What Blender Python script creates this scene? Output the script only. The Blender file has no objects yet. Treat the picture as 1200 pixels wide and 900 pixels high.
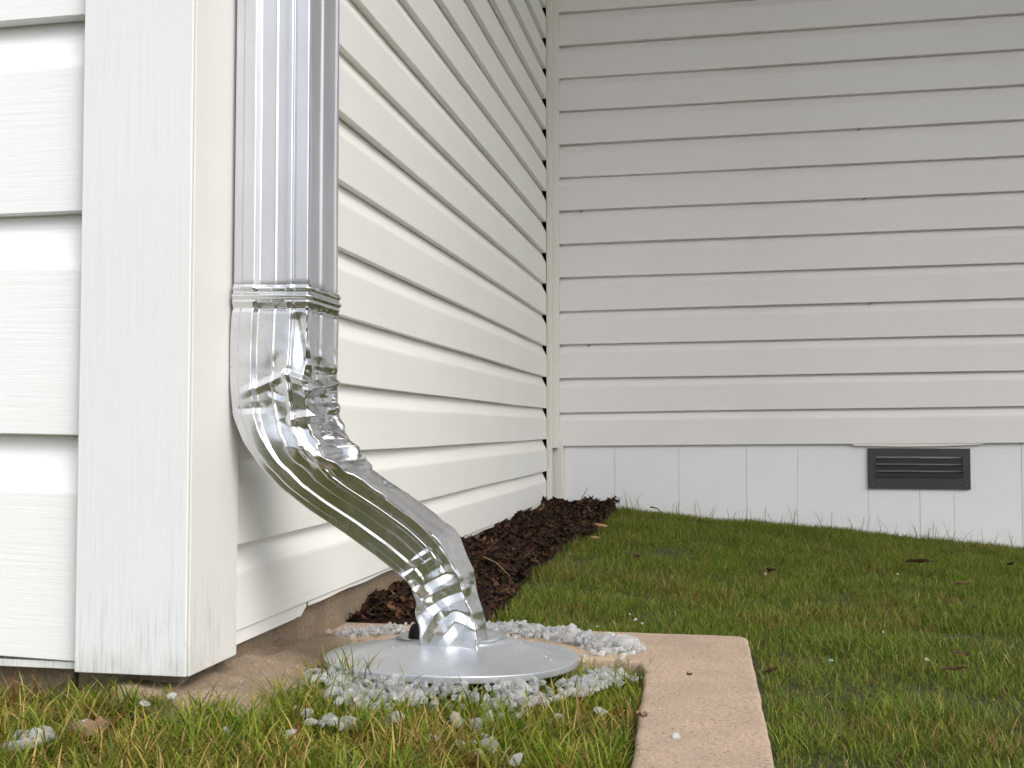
import bpy, bmesh, math, random
import numpy as np
from mathutils import Vector, Matrix

random.seed(7); RNG = np.random.default_rng(11)
SC = bpy.context.scene
COL = SC.collection

# ------------------------------------------------------------------ camera
F_PX = 1300.0                      # focal length in photo pixels (photo 1200 x 900)
YAW = math.atan(245 / F_PX)        # camera looks this far to the left of the side wall's direction
PIT = math.atan(53 / F_PX)         # and slightly upwards
CAM = np.array([0.557, -1.091, 0.2965])
cam_d = bpy.data.cameras.new('camera'); cam = bpy.data.objects.new('camera', cam_d); COL.objects.link(cam)
cam.location = CAM
cam.rotation_euler = (math.radians(90) + PIT, 0, YAW)
cam_d.sensor_width = 36; cam_d.lens = F_PX / 1200 * 36
cam_d.clip_start = 0.02; cam_d.clip_end = 1000
SC.camera = cam
SC.render.resolution_x = 1024; SC.render.resolution_y = 768

# ------------------------------------------------------------------ sky and sun (hazy bright overcast)
SUN_AZ = Vector((0.75, -0.66, 0)).normalized(); SUN_EL = math.radians(46)
W = bpy.data.worlds.new('World'); SC.world = W; W.use_nodes = True
wn = W.node_tree; wn.nodes.clear()
sky = wn.nodes.new('ShaderNodeTexSky'); sky.sky_type = 'NISHITA'; sky.sun_disc = False
sky.sun_elevation = SUN_EL; sky.sun_rotation = math.atan2(SUN_AZ.x, SUN_AZ.y)
sky.air_density = 1.0; sky.dust_density = 3.0; sky.ozone_density = 1.0
hs = wn.nodes.new('ShaderNodeHueSaturation'); hs.inputs['Saturation'].default_value = 0.38
bg = wn.nodes.new('ShaderNodeBackground'); bg.inputs['Strength'].default_value = 0.15
wo = wn.nodes.new('ShaderNodeOutputWorld')
wn.links.new(sky.outputs[0], hs.inputs['Color']); wn.links.new(hs.outputs[0], bg.inputs['Color']); wn.links.new(bg.outputs[0], wo.inputs['Surface'])
sd = bpy.data.lights.new('sun', 'SUN'); sun = bpy.data.objects.new('sun', sd); COL.objects.link(sun)
sd.energy = 1.25; sd.angle = math.radians(50); sd.color = (1.0, 0.955, 0.88)
sv = Vector((SUN_AZ.x * math.cos(SUN_EL), SUN_AZ.y * math.cos(SUN_EL), math.sin(SUN_EL)))
sun.location = sv * 20; sun.rotation_euler = (-sv).to_track_quat('-Z', 'Y').to_euler()
SC.view_settings.view_transform = 'Standard'; SC.view_settings.look = 'None'
SC.view_settings.exposure = 0.62; SC.view_settings.gamma = 1.0
SC.render.engine = 'CYCLES'
SC.cycles.use_denoising = True
SC.cycles.max_bounces = 10; SC.cycles.diffuse_bounces = 5; SC.cycles.glossy_bounces = 5; SC.cycles.transmission_bounces = 8
SC.cycles.sample_clamp_indirect = 6

# ------------------------------------------------------------------ pixel <-> world helpers
FWD = np.array([-math.sin(YAW) * math.cos(PIT), math.cos(YAW) * math.cos(PIT), math.sin(PIT)])
RGT = np.array([math.cos(YAW), math.sin(YAW), 0.0])
UPV = np.cross(RGT, FWD)
def ray(px, py): return FWD + RGT * ((px - 600) / F_PX) - UPV * ((py - 450) / F_PX)
def on_x(px, py, x): r = ray(px, py); return CAM + r * ((x - CAM[0]) / r[0])
def on_y(px, py, y): r = ray(px, py); return CAM + r * ((y - CAM[1]) / r[1])
def on_z(px, py, z): r = ray(px, py); return CAM + r * ((z - CAM[2]) / r[2])
def proj(P):
    v = np.asarray(P, float) - CAM
    d = v @ FWD
    return 600 + F_PX * (v @ RGT) / d, 450 - F_PX * (v @ UPV) / d, d

# ------------------------------------------------------------------ numeric noise
class VNoise:
    def __init__(s, seed): s.t = np.random.default_rng(seed).random((64, 64))
    def __call__(s, x, y):
        x = np.asarray(x, float); y = np.asarray(y, float)
        xi = np.floor(x).astype(int); yi = np.floor(y).astype(int); fx = x - xi; fy = y - yi
        fx = fx * fx * (3 - 2 * fx); fy = fy * fy * (3 - 2 * fy)
        g = lambda a, b: s.t[a % 64, b % 64]
        return ((g(xi, yi) * (1 - fx) + g(xi + 1, yi) * fx) * (1 - fy) + (g(xi, yi + 1) * (1 - fx) + g(xi + 1, yi + 1) * fx) * fy) * 2 - 1
    def fbm(s, x, y, o=3):
        return sum(s(x * 2 ** k + 7.3 * k, y * 2 ** k + 3.1 * k) * 0.5 ** k for k in range(o))
class Facet:                       # piecewise linear noise: flat facets meeting in sharp creases
    def __init__(s, seed): s.t = np.random.default_rng(seed).random((64, 64)) * 2 - 1
    def __call__(s, x, y):
        k = (x + y) * 0.0
        a = x + 0.35 * y; b = y
        ai = np.floor(a).astype(int); bi = np.floor(b).astype(int); fa = a - ai; fb = b - bi
        g = lambda i, j: s.t[i % 64, j % 64]
        lo = fa + fb <= 1
        h1 = g(ai, bi) * (1 - fa - fb) + g(ai + 1, bi) * fa + g(ai, bi + 1) * fb
        h2 = g(ai + 1, bi + 1) * (fa + fb - 1) + g(ai, bi + 1) * (1 - fa) + g(ai + 1, bi) * (1 - fb)
        return np.where(lo, h1, h2) + k
N1, N2, N3 = VNoise(1), VNoise(2), VNoise(3)
def sstep(a, b, x): t = np.clip((np.asarray(x, float) - a) / (b - a), 0.0, 1.0); return t * t * (3 - 2 * t)

# ------------------------------------------------------------------ scene-graph helpers
def prop(o, label=None, cat=None, group=None, kind=None):
    if label: o['label'] = label
    if cat: o['category'] = cat
    if group: o['group'] = group
    if kind: o['kind'] = kind
    return o
def empty(name, loc=(0, 0, 0)):
    o = bpy.data.objects.new(name, None); o.location = loc; o.empty_display_size = 0.1; COL.objects.link(o); return o
def link(name, me, parent=None, loc=(0, 0, 0), mat=None):
    o = bpy.data.objects.new(name, me); COL.objects.link(o); o.location = loc
    if parent is not None: o.parent = parent
    if mat is not None and len(me.materials) == 0: me.materials.append(mat)
    return o
def mesh_np(name, verts, faces, smooth=False, mat=None):
    me = bpy.data.meshes.new(name); me.from_pydata([tuple(v) for v in verts], [], [tuple(f) for f in faces])
    if smooth: me.polygons.foreach_set('use_smooth', [True] * len(me.polygons))
    me.update()
    if mat: me.materials.append(mat)
    return me
def mesh_bm(name, bm, smooth=False, mat=None):
    me = bpy.data.meshes.new(name); bm.normal_update(); bm.to_mesh(me); bm.free()
    if smooth: me.polygons.foreach_set('use_smooth', [True] * len(me.polygons))
    if mat: me.materials.append(mat)
    return me
def box_bm(bm, x0, x1, y0, y1, z0, z1, bevel=0.0):
    vs = [bm.verts.new(p) for p in ((x0, y0, z0), (x1, y0, z0), (x1, y1, z0), (x0, y1, z0), (x0, y0, z1), (x1, y0, z1), (x1, y1, z1), (x0, y1, z1))]
    fs = [bm.faces.new([vs[i] for i in q]) for q in ((3, 2, 1, 0), (4, 5, 6, 7), (0, 1, 5, 4), (1, 2, 6, 5), (2, 3, 7, 6), (3, 0, 4, 7))]
    if bevel:
        es = set(e for f in fs for e in f.edges)
        bmesh.ops.bevel(bm, geom=list(es), offset=bevel, segments=2, affect='EDGES', profile=0.5)
def box(name, x0, x1, y0, y1, z0, z1, mat, parent=None, bevel=0.0):
    bm = bmesh.new(); box_bm(bm, x0, x1, y0, y1, z0, z1, bevel)
    return link(name, mesh_bm(name, bm, mat=mat), parent)
def grid_faces(nu, nv, closed_v=False):
    i = np.arange(nu - 1)[:, None]; j = np.arange(nv if closed_v else nv - 1)[None, :]
    j2 = (j + 1) % nv
    return np.stack([i * nv + j, i * nv + j2, (i + 1) * nv + j2, (i + 1) * nv + j], -1).reshape(-1, 4)

# ------------------------------------------------------------------ materials
class M:
    def __init__(s, name):
        s.m = bpy.data.materials.new(name); s.m.use_nodes = True; s.nt = s.m.node_tree; s.nt.nodes.clear()
        s.out = s.nt.nodes.new('ShaderNodeOutputMaterial'); s.p = s.n('ShaderNodeBsdfPrincipled')
        s.nt.links.new(s.p.outputs[0], s.out.inputs['Surface'])
        s.co = s.n('ShaderNodeTexCoord').outputs['Object']
    def n(s, t, **kw):
        n = s.nt.nodes.new(t)
        for k, v in kw.items(): setattr(n, k, v)
        return n
    def l(s, a, b): s.nt.links.new(a, b); return s
    def set(s, **kw):
        for k, v in kw.items(): s.p.inputs[k.replace('_', ' ')].default_value = v
        return s
    def mapc(s, scale, co=None, rot=(0, 0, 0)):
        n = s.n('ShaderNodeMapping'); n.inputs['Scale'].default_value = scale; n.inputs['Rotation'].default_value = rot
        s.l(co or s.co, n.inputs['Vector']); return n.outputs[0]
    def noise(s, scale, vec=None, detail=4, rough=0.55, dist=0.0):
        n = s.n('ShaderNodeTexNoise'); n.inputs['Scale'].default_value = scale; n.inputs['Detail'].default_value = detail
        n.inputs['Roughness'].default_value = rough; n.inputs['Distortion'].default_value = dist
        s.l(vec or s.co, n.inputs['Vector']); return n.outputs['Fac']
    def voro(s, scale, vec=None, feature='F1', out='Distance'):
        n = s.n('ShaderNodeTexVoronoi'); n.feature = feature; n.inputs['Scale'].default_value = scale
        s.l(vec or s.co, n.inputs['Vector']); return n.outputs[out]
    def ramp(s, fac, stops):
        n = s.n('ShaderNodeValToRGB'); e = n.color_ramp.elements
        while len(e) < len(stops): e.new(0.5)
        for k, (p, c) in enumerate(stops):
            e[k].position = p; e[k].color = (c, c, c, 1) if not isinstance(c, tuple) else (*c, 1)
        s.l(fac, n.inputs[0]); return n.outputs[0]
    def mix(s, fac, a, b, mode='MIX'):
        n = s.n('ShaderNodeMix', data_type='RGBA', blend_type=mode)
        for sock, v in ((n.inputs[0], fac), (n.inputs[6], a), (n.inputs[7], b)):
            if hasattr(v, 'links'): s.l(v, sock)
            else: sock.default_value = v if not isinstance(v, tuple) else (*v, 1)
        return n.outputs[2]
    def math(s, op, a, b):
        n = s.n('ShaderNodeMath', operation=op)
        for sock, v in ((n.inputs[0], a), (n.inputs[1], b)):
            if hasattr(v, 'links'): s.l(v, sock)
            else: sock.default_value = v
        return n.outputs[0]
    def bump(s, h, strength=0.3, dist=0.002):
        n = s.n('ShaderNodeBump'); n.inputs['Strength'].default_value = strength; n.inputs['Distance'].default_value = dist
        s.l(h, n.inputs['Height'])
        if s.p.inputs['Normal'].links: s.l(s.p.inputs['Normal'].links[0].from_socket, n.inputs['Normal'])
        s.l(n.outputs[0], s.p.inputs['Normal']); return s
    def base(s, c):
        if hasattr(c, 'links'): s.l(c, s.p.inputs['Base Color'])
        else: s.p.inputs['Base Color'].default_value = (*c, 1)
        return s
    def rough(s, c):
        if hasattr(c, 'links'): s.l(c, s.p.inputs['Roughness'])
        else: s.p.inputs['Roughness'].default_value = c
        return s

def painted(name, col, dirt, along, grain=0.0, rough=0.5, dirt_amt=0.35, worn=None):
    """white paint; along = stretch of the grain/dirt per axis (small = long streaks on that axis)"""
    m = M(name)
    st = m.mapc(along)
    blot = m.ramp(m.noise(2.3, detail=3), [(0.35, 0.0), (0.75, 1.0)])
    streak = m.ramp(m.noise(1.0, st, detail=5, rough=0.6), [(0.62, 0.0), (0.80, 1.0)])
    speck = m.ramp(m.voro(55), [(0.0, 1.0), (0.055, 0.0)])
    pick = m.ramp(m.noise(14.0, detail=1), [(0.62, 0.0), (0.66, 1.0)])
    c = m.mix(m.math('MULTIPLY', blot, 0.10), col, dirt)
    c = m.mix(m.math('MULTIPLY', streak, dirt_amt), c, dirt)
    c = m.mix(m.math('MULTIPLY', m.math('MULTIPLY', speck, pick), 0.5), c, (0.12, 0.09, 0.06))
    if worn:                            # weathered lower end: grey grain showing through the paint
        sp = m.n('ShaderNodeSeparateXYZ'); m.l(m.co, sp.inputs[0])
        h = m.math('ADD', sp.outputs['Z'], m.math('MULTIPLY', m.math('SUBTRACT', m.noise(14.0, detail=4), 0.5), 0.22))
        low = m.ramp(h, [(0.02, 1.0), (0.15, 0.0)])
        gr = m.ramp(m.noise(1.0, m.mapc((420, 420, 16)), detail=4, rough=0.65), [(0.50, 0.0), (0.68, 1.0)])
        c = m.mix(m.math('MULTIPLY', m.math('MULTIPLY', low, gr), worn), c, (0.20, 0.19, 0.175))
        c = m.mix(m.math('MULTIPLY', m.ramp(h, [(-0.04, 1.0), (0.075, 0.0)]), 0.4), c, (0.35, 0.33, 0.28))
    m.base(c).rough(m.ramp(m.noise(6.0), [(0.3, rough - 0.07), (0.7, rough + 0.1)]))
    if grain: m.bump(m.noise(1.0, st, detail=6, rough=0.65), grain, 0.003)
    m.bump(m.noise(90.0, detail=2), 0.06, 0.001)
    return m.m
MAT = {}
MAT['side'] = painted('cream_paint_side', (0.81, 0.81, 0.785), (0.50, 0.46, 0.38), (60, 5, 60), 0.10, 0.5, 0.22)
MAT['back'] = painted('cream_paint_back', (0.775, 0.75, 0.75), (0.45, 0.42, 0.36), (4, 60, 90), 0.10, 0.5, 0.22)
MAT['front'] = painted('white_paint_front', (0.855, 0.865, 0.87), (0.55, 0.50, 0.42), (9, 60, 260), 0.20, 0.55, 0.10)
MAT['corner'] = painted('white_paint_corner', (0.75, 0.77, 0.78), (0.42, 0.41, 0.38), (160, 160, 7), 0.16, 0.5, 0.32, 0.5)
MAT['post_side'] = painted('post_side_paint', (0.69, 0.685, 0.665), (0.45, 0.42, 0.36), (120, 120, 6), 0.10, 0.5, 0.2, 0.5)
MAT['trim'] = painted('trim_paint', (0.74, 0.715, 0.66), (0.45, 0.42, 0.36), (80, 80, 6), 0.08, 0.5, 0.15)
MAT['panel'] = painted('skirting_paint', (0.78, 0.785, 0.81), (0.40, 0.40, 0.40), (90, 60, 8), 0.10, 0.5, 0.14)
MAT['soffit'] = painted('soffit_paint', (0.7, 0.69, 0.66), (0.45, 0.42, 0.36), (20, 20, 20), 0.0, 0.6, 0.1)

m = M('dark_sheathing').base((0.03, 0.026, 0.022)).rough(0.9); MAT['dark'] = m.m
m = M('shingle'); m.base(m.mix(m.noise(40), (0.05, 0.045, 0.04), (0.12, 0.11, 0.10))).rough(0.9); MAT['shading_roof'] = m.m
m = M('black_plastic'); m.base(m.mix(m.noise(30), (0.022, 0.025, 0.026), (0.040, 0.042, 0.042))).rough(m.ramp(m.noise(50), [(0.3, 0.38), (0.7, 0.6)])); MAT['black'] = m.m
m = M('screw_metal').base((0.16, 0.14, 0.11)).rough(0.45).set(Metallic=0.8); MAT['screw'] = m.m
m = M('gap_shade_black').base((0.015, 0.013, 0.012)).rough(0.8); MAT['gap_shade'] = m.m  # near-black colour for the shade in the gaps beside the pipe

def concrete(name, c0, c1, c2):
    m = M(name)
    sand = m.ramp(m.noise(260, detail=5, rough=0.75), [(0.36, 0.0), (0.64, 1.0)])
    agg = m.voro(260, out='Color'); agg_d = m.voro(260)
    aggv = m.n('ShaderNodeSeparateColor'); m.l(agg, aggv.inputs[0])
    dark = m.math('MULTIPLY', m.ramp(aggv.outputs[0], [(0.80, 0.0), (0.86, 1.0)]), m.ramp(agg_d, [(0.25, 1.0), (0.45, 0.0)]))
    pale = m.math('MULTIPLY', m.ramp(aggv.outputs[1], [(0.80, 0.0), (0.9, 1.0)]), m.ramp(agg_d, [(0.3, 1.0), (0.5, 0.0)]))
    stain = m.ramp(m.noise(11, detail=7, rough=0.68), [(0.42, 0.0), (0.66, 1.0)])
    c = m.mix(sand, c0, c1)
    c = m.mix(m.math('MULTIPLY', stain, 0.55), c, c2)
    c = m.mix(m.math('MULTIPLY', dark, 0.75), c, (0.07, 0.06, 0.05))
    c = m.mix(m.math('MULTIPLY', pale, 0.22), c, (0.62, 0.56, 0.47))
    m.base(c).rough(0.85)
    m.bump(m.noise(420, detail=3, rough=0.7), 0.35, 0.0015).bump(m.noise(35, detail=4), 0.25, 0.004)
    return m.m
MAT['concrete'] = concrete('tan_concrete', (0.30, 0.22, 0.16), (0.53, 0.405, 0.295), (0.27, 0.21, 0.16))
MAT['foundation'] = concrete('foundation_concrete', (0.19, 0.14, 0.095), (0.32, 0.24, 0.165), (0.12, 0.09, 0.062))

def metal(name, col, r0, r1, brushed, sc, mt=1.0):
    m = M(name)
    m.base(m.mix(m.ramp(m.noise(7, detail=5), [(0.35, 0.0), (0.75, 1.0)]), col, tuple(c * 0.86 for c in col)))
    m.set(Metallic=mt)
    m.rough(m.ramp(m.noise(1.0, m.mapc(sc), detail=4), [(0.3, r0), (0.7, r1)]))
    m.bump(m.noise(1.0, m.mapc(sc), detail=4, rough=0.6), brushed, 0.0006)
    return m.m
MAT['pipe'] = metal('mill_aluminium', (0.71, 0.72, 0.755), 0.38, 0.52, 0.10, (220, 220, 5), 0.94)
MAT['elbow'] = metal('bright_aluminium', (0.75, 0.76, 0.785), 0.20, 0.31, 0.03, (60, 60, 25), 0.97)
m = M('grey_zinc'); 
m.base(m.mix(m.ramp(m.noise(18, detail=5, rough=0.6), [(0.4, 0.0), (0.75, 1.0)]), (0.46, 0.49, 0.525), (0.57, 0.595, 0.625)))
m.set(Metallic=0.65).rough(m.ramp(m.noise(30, detail=4), [(0.35, 0.30), (0.7, 0.46)]))
MAT['zinc'] = m.m

m = M('ice')
m.base((0.97, 0.985, 0.99)).rough(m.ramp(m.noise(140), [(0.35, 0.02), (0.65, 0.12)])).set(Transmission_Weight=1.0, IOR=1.31)
m.bump(m.noise(200, detail=2), 0.2, 0.002)
tl = m.n('ShaderNodeBsdfTranslucent'); tl.inputs['Color'].default_value = (0.99, 0.99, 1.0, 1)
df = m.n('ShaderNodeBsdfDiffuse'); df.inputs['Color'].default_value = (0.97, 0.98, 0.985, 1)
ad = m.n('ShaderNodeMixShader'); ad.inputs[0].default_value = 0.35; m.l(tl.outputs[0], ad.inputs[1]); m.l(df.outputs[0], ad.inputs[2])
oi = m.n('ShaderNodeObjectInfo'); vr = m.math('ADD', m.math('MULTIPLY', oi.outputs['Random'], 0.25), m.ramp(m.noise(110, detail=3), [(0.38, 0.16), (0.68, 0.56)]))
mx = m.n('ShaderNodeMixShader'); m.l(vr, mx.inputs[0])
m.l(m.p.outputs[0], mx.inputs[1]); m.l(ad.outputs[0], mx.inputs[2]); m.l(mx.outputs[0], m.out.inputs['Surface'])
MAT['ice'] = m.m

def vcol(name, rough=0.6, trans=0.3, spec=0.4):
    m = M(name); a = m.n('ShaderNodeVertexColor', layer_name='Col')
    m.l(a.outputs['Color'], m.p.inputs['Base Color']); m.set(Roughness=rough)
    m.p.inputs['Specular IOR Level'].default_value = spec
    if trans:
        t = m.n('ShaderNodeBsdfTranslucent'); m.l(a.outputs['Color'], t.inputs['Color'])
        x = m.n('ShaderNodeMixShader'); x.inputs[0].default_value = trans
        m.l(m.p.outputs[0], x.inputs[1]); m.l(t.outputs[0], x.inputs[2]); m.l(x.outputs[0], m.out.inputs['Surface'])
    return m.m
MAT['grass'] = vcol('grass_blades', 0.55, 0.40, 0.22)
MAT['mulch'] = vcol('mulch', 0.85, 0.0, 0.2)
m = M('dead_leaf'); m.base(m.mix(m.noise(60), (0.13, 0.07, 0.038), (0.27, 0.175, 0.105))).rough(0.7).bump(m.noise(120), 0.4, 0.002); MAT['leaf'] = m.m
m = M('dark_leaf'); m.base(m.mix(m.noise(60), (0.05, 0.025, 0.014), (0.12, 0.055, 0.03))).rough(0.7).bump(m.noise(120), 0.4, 0.002); MAT['leaf_dark'] = m.m
m = M('wood_chip'); m.base(m.mix(m.noise(1.0, m.mapc((40, 300, 300))), (0.24, 0.13, 0.06), (0.42, 0.27, 0.13))).rough(0.8); MAT['chip'] = m.m
m = M('twig'); m.base((0.09, 0.05, 0.03)).rough(0.8); MAT['twig'] = m.m
m = M('soil_turf')
t1 = m.ramp(m.noise(30, detail=6, rough=0.7), [(0.35, 0.0), (0.65, 1.0)])
c = m.mix(t1, (0.035, 0.022, 0.012), (0.075, 0.055, 0.022))
c = m.mix(m.ramp(m.noise(55, detail=5, rough=0.7), [(0.42, 0.0), (0.6, 1.0)]), c, (0.06, 0.085, 0.018))
m.base(c).rough(0.95).bump(m.noise(80, detail=5, rough=0.7), 0.8, 0.02); MAT['soil'] = m.m

# ------------------------------------------------------------------ layout numbers
Y_BACK = 2.52                       # face of the back wall's siding
Z_SOFFIT = 3.0
CX1, CY1 = 0.593, 0.55              # outer corner of the concrete strip
def z_ground(x, y):
    x = np.asarray(x, float); y = np.asarray(y, float)
    t = sstep(0.45, 2.5, y)
    back = 0.035 - 0.082 * (np.clip(x, 0.1, 2.2) - 0.2)
    near = -0.006 - 0.018 * sstep(0.08, 0.40, x) - 0.006 * sstep(0.45, 0.6, x)
    z = near * (1 - t) + back * t
    z = z + 0.006 * N1.fbm(x * 2.3, y * 2.3, 3) * sstep(-1.5, 0.5, y + 1.2)
    dd = np.sqrt((x - 0.226) ** 2 + (y - 0.262) ** 2)
    z = z + (0.009 - z) * (1 - sstep(0.140, 0.175, dd)) * sstep(0.30, 0.10, y)
    z = z + 0.020 * np.exp(-((x - 0.0) / 0.09) ** 2 - ((y + 0.035) / 0.04) ** 2)
    # bare bed along the wall rises to the inside corner
    bed = 1 - sstep(0.17, 0.26, x)
    bed = bed * sstep(0.5, 0.62, y)
    z = z + bed * (0.006 * sstep(.6, .8, y) * (1 - sstep(0.8, 1.6, y)) - 0.006 * sstep(1.6, 2.4, y))
    z = np.where((x < CX1 + 0.005) & (x > -0.05) & (y < CY1 + .01) & (y > 0.30), np.minimum(z, -0.014), z)
    z = np.where((x < 0.10) & (x > -0.05) & (y < CY1 + .01) & (y > -0.03), np.minimum(z, -0.010), z)
    return z

# ------------------------------------------------------------------ ground sheet
def axis(fine0, fine1, step, far):
    a = np.arange(fine0, fine1 + 1e-6, step); g = np.geomspace(step * 2, far, 26)
    return np.concatenate([(fine0 - g)[::-1], a, fine1 + g])
gx = axis(-1.5, 2.8, 0.03, 300); gy = axis(-1.8, 2.7, 0.03, 300)
X, Y = np.meshgrid(gx, gy, indexing='ij')
Z = z_ground(X, Y)
ground = link('ground', mesh_np('ground', np.stack([X, Y, Z], -1).reshape(-1, 3), grid_faces(len(gx), len(gy)), True, MAT['soil']))
prop(ground, 'bare soil and turf ground around the house', None, None, 'structure')

# ------------------------------------------------------------------ house
house = empty('house', (0, 0, 0))
prop(house, 'white house with lapped siding on walls meeting at an inside corner', 'house')

def siding_profile(c, t_flat, depth, top_in=0.002):
    """(offset from the wall's face plane outwards <= 0, height) from the bottom underside up to the top edge"""
    return [(-depth - 0.004, 0.004), (-depth + 0.001, 0.0005), (-0.0012, 0.0), (0.0, 0.0012), (0.0, c * t_flat - 0.002),
            (-0.0006, c * t_flat + 0.002), (-depth * 0.45, c * t_flat + (c - c * t_flat) * 0.42), (-depth * 0.80, c * t_flat + (c - c * t_flat) * 0.72),
            (-depth, c), (-depth - 0.004, c + 0.012)]
def board_mesh(name, prof, length, axis_dir, mat, seed, wob=0.0008, seg=24, taper=None):
    """extrude profile along +y (axis 'y', outward +x) or +x (axis 'x', outward -y); starts at 0"""
    rs = np.random.default_rng(seed); ph = rs.random(4) * 6.28
    ts = np.linspace(0, 1, seg + 1); V = []
    for t in ts:
        s = t * length
        w = wob * (math.sin(s * 2.1 + ph[0]) + 0.6 * math.sin(s * 5.3 + ph[1]))
        dz = wob * 0.9 * (math.sin(s * 1.7 + ph[2]) + 0.5 * math.sin(s * 6.1 + ph[3]))
        for k, (o, h) in enumerate(prof):
            oo = o + w; hh = h + dz + (taper * s * h if taper else 0)
            V.append((oo, s, hh) if axis_dir == 'y' else (s, -oo, hh))
    F = grid_faces(len(ts), len(prof))
    n = len(prof)
    F = [tuple(f) if axis_dir == 'y' else tuple(f[::-1]) for f in F]
    F = [f[::-1] for f in F]
    caps = [tuple(range(n)), tuple((len(ts) - 1) * n + i for i in range(n))[::-1]]
    if axis_dir != 'y': caps = [c[::-1] for c in caps]
    me = mesh_np(name, V, list(F) + caps, False, mat)
    return me

# --- side wall (recedes from the corner post to the inside corner)
CS = 0.1016; Z0S = 0.060
side = box('side_wall', -0.16, -0.026, 0.05, Y_BACK + 0.05, 0.05, Z_SOFFIT + 0.1, MAT['dark'], house)
prop(side, 'cream lapped siding wall behind the metal downspout')
profS = siding_profile(CS, 0.66, 0.015)
variants = [board_mesh('siding_board', profS, Y_BACK - 0.042 - 0.007 - 0.05, 'y', MAT['side'], 40 + k) for k in range(6)]
n = int((Z_SOFFIT - Z0S) / CS) + 1
for k in range(n):
    o = link('siding_board', variants[(k * 5 + k // 3) % 6], side, (0.0, 0.05, Z0S + k * CS))
    o.rotation_euler.x = random.uniform(-1, 1) * 0.0006
# starter strip hanging under the lowest board, broken off part of the way along
pts = [on_x(270, 757, 0.0)[1], on_x(362, 711, 0.0)[1]]
V = []; xs = np.linspace(pts[0] - 0.02, pts[1], 40)
for i, y in enumerate(xs):
    t = i / 39; b = Z0S - 0.016 + (0.010 * max(0, (t - 0.9) / 0.1) ** 1.5) + 0.0012 * math.sin(i * 1.7) * (t > .85)
    V += [(-0.004, y, Z0S + 0.004), (-0.0035, y, b), (-0.007, y, b - 0.0005), (-0.012, y, Z0S + 0.004)]
link('starter_strip', mesh_np('starter_strip', V, grid_faces(40, 4), False, MAT['side']), side)
V = []; xs = np.linspace(pts[1] + 0.006, 2.40, 50)
for i, y in enumerate(xs):
    b = Z0S - 0.006 - 0.001 * math.sin(i * 1.3)
    V += [(-0.004, y, Z0S + 0.004), (-0.0035, y, b), (-0.010, y, Z0S + 0.002)]
link('starter_strip', mesh_np('starter_strip', V, grid_faces(50, 3), False, MAT['side']), side)

# --- front wall, wide drop siding boards to the left of the corner post
YF = 0.004
front = box('front_wall', -2.6, -0.03, 0.038, 0.16, 0.05, Z_SOFFIT + 0.1, MAT['dark'], house)
prop(front, 'bright white wall of wide wood grained siding boards')
lap_px = [(45, 772.5, 0.070), (45, 509.6, 0.03), (45, 249.2, -0.02), (45, 22.3, -0.01)]
laps = [on_y(px, py, YF)[2] for px, py, _ in lap_px]
CF = 0.232
while laps[-1] < Z_SOFFIT: laps.append(laps[-1] + CF)
XP = -0.119                           # left edge of the corner post
tilts = [0.030, 0.018, -0.004, -0.006] + [0.0] * 20
for k in range(len(laps) - 1):
    c = laps[k + 1] - laps[k]
    me = board_mesh('siding_board', siding_profile(c, 0.745, 0.018), 2.5, 'x', MAT['front'], 80 + k, 0.0006)
    o = link('siding_board', me, front, (XP + 0.07 - 2.5, YF, laps[k]))
    if k < 4:
        a = -tilts[k]; o.rotation_euler.y = -a * -1.0 if False else a * -1.0
        # pivot at the board's right end, beside the post
        R = Matrix.Rotation(o.rotation_euler.y, 3, 'Y'); e = Vector((2.40, 0, 0))
        o.location = o.location + e - R @ e
box('bottom_trim', -2.6, XP + 0.06, YF + 0.003, YF + 0.02, laps[0] - 0.010, laps[0] - 0.002, MAT['corner'], front, 0.001)

# --- corner post: two boards meeting at the corner with an open joint
post = empty('corner_post', (0, 0, 0)); post.parent = house
prop(post, 'pale grey white corner post with worn lower end')
zb = 0.039
bm = bmesh.new(); box_bm(bm, XP, 0.0080, -0.010, -0.0062, zb, Z_SOFFIT, 0.0010)
link('front_board', mesh_bm('front_board', bm, mat=MAT['corner']), post)
bm = bmesh.new(); box_bm(bm, -0.012, 0.0088, -0.0036, 0.112, zb - 0.001, Z_SOFFIT, 0.0012)
link('side_board', mesh_bm('side_board', bm, mat=MAT['post_side']), post)
box('corner_filler', XP + 0.004, 0.0045, -0.0064, -0.0034, zb + 0.001, Z_SOFFIT, MAT['dark'], post)

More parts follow.
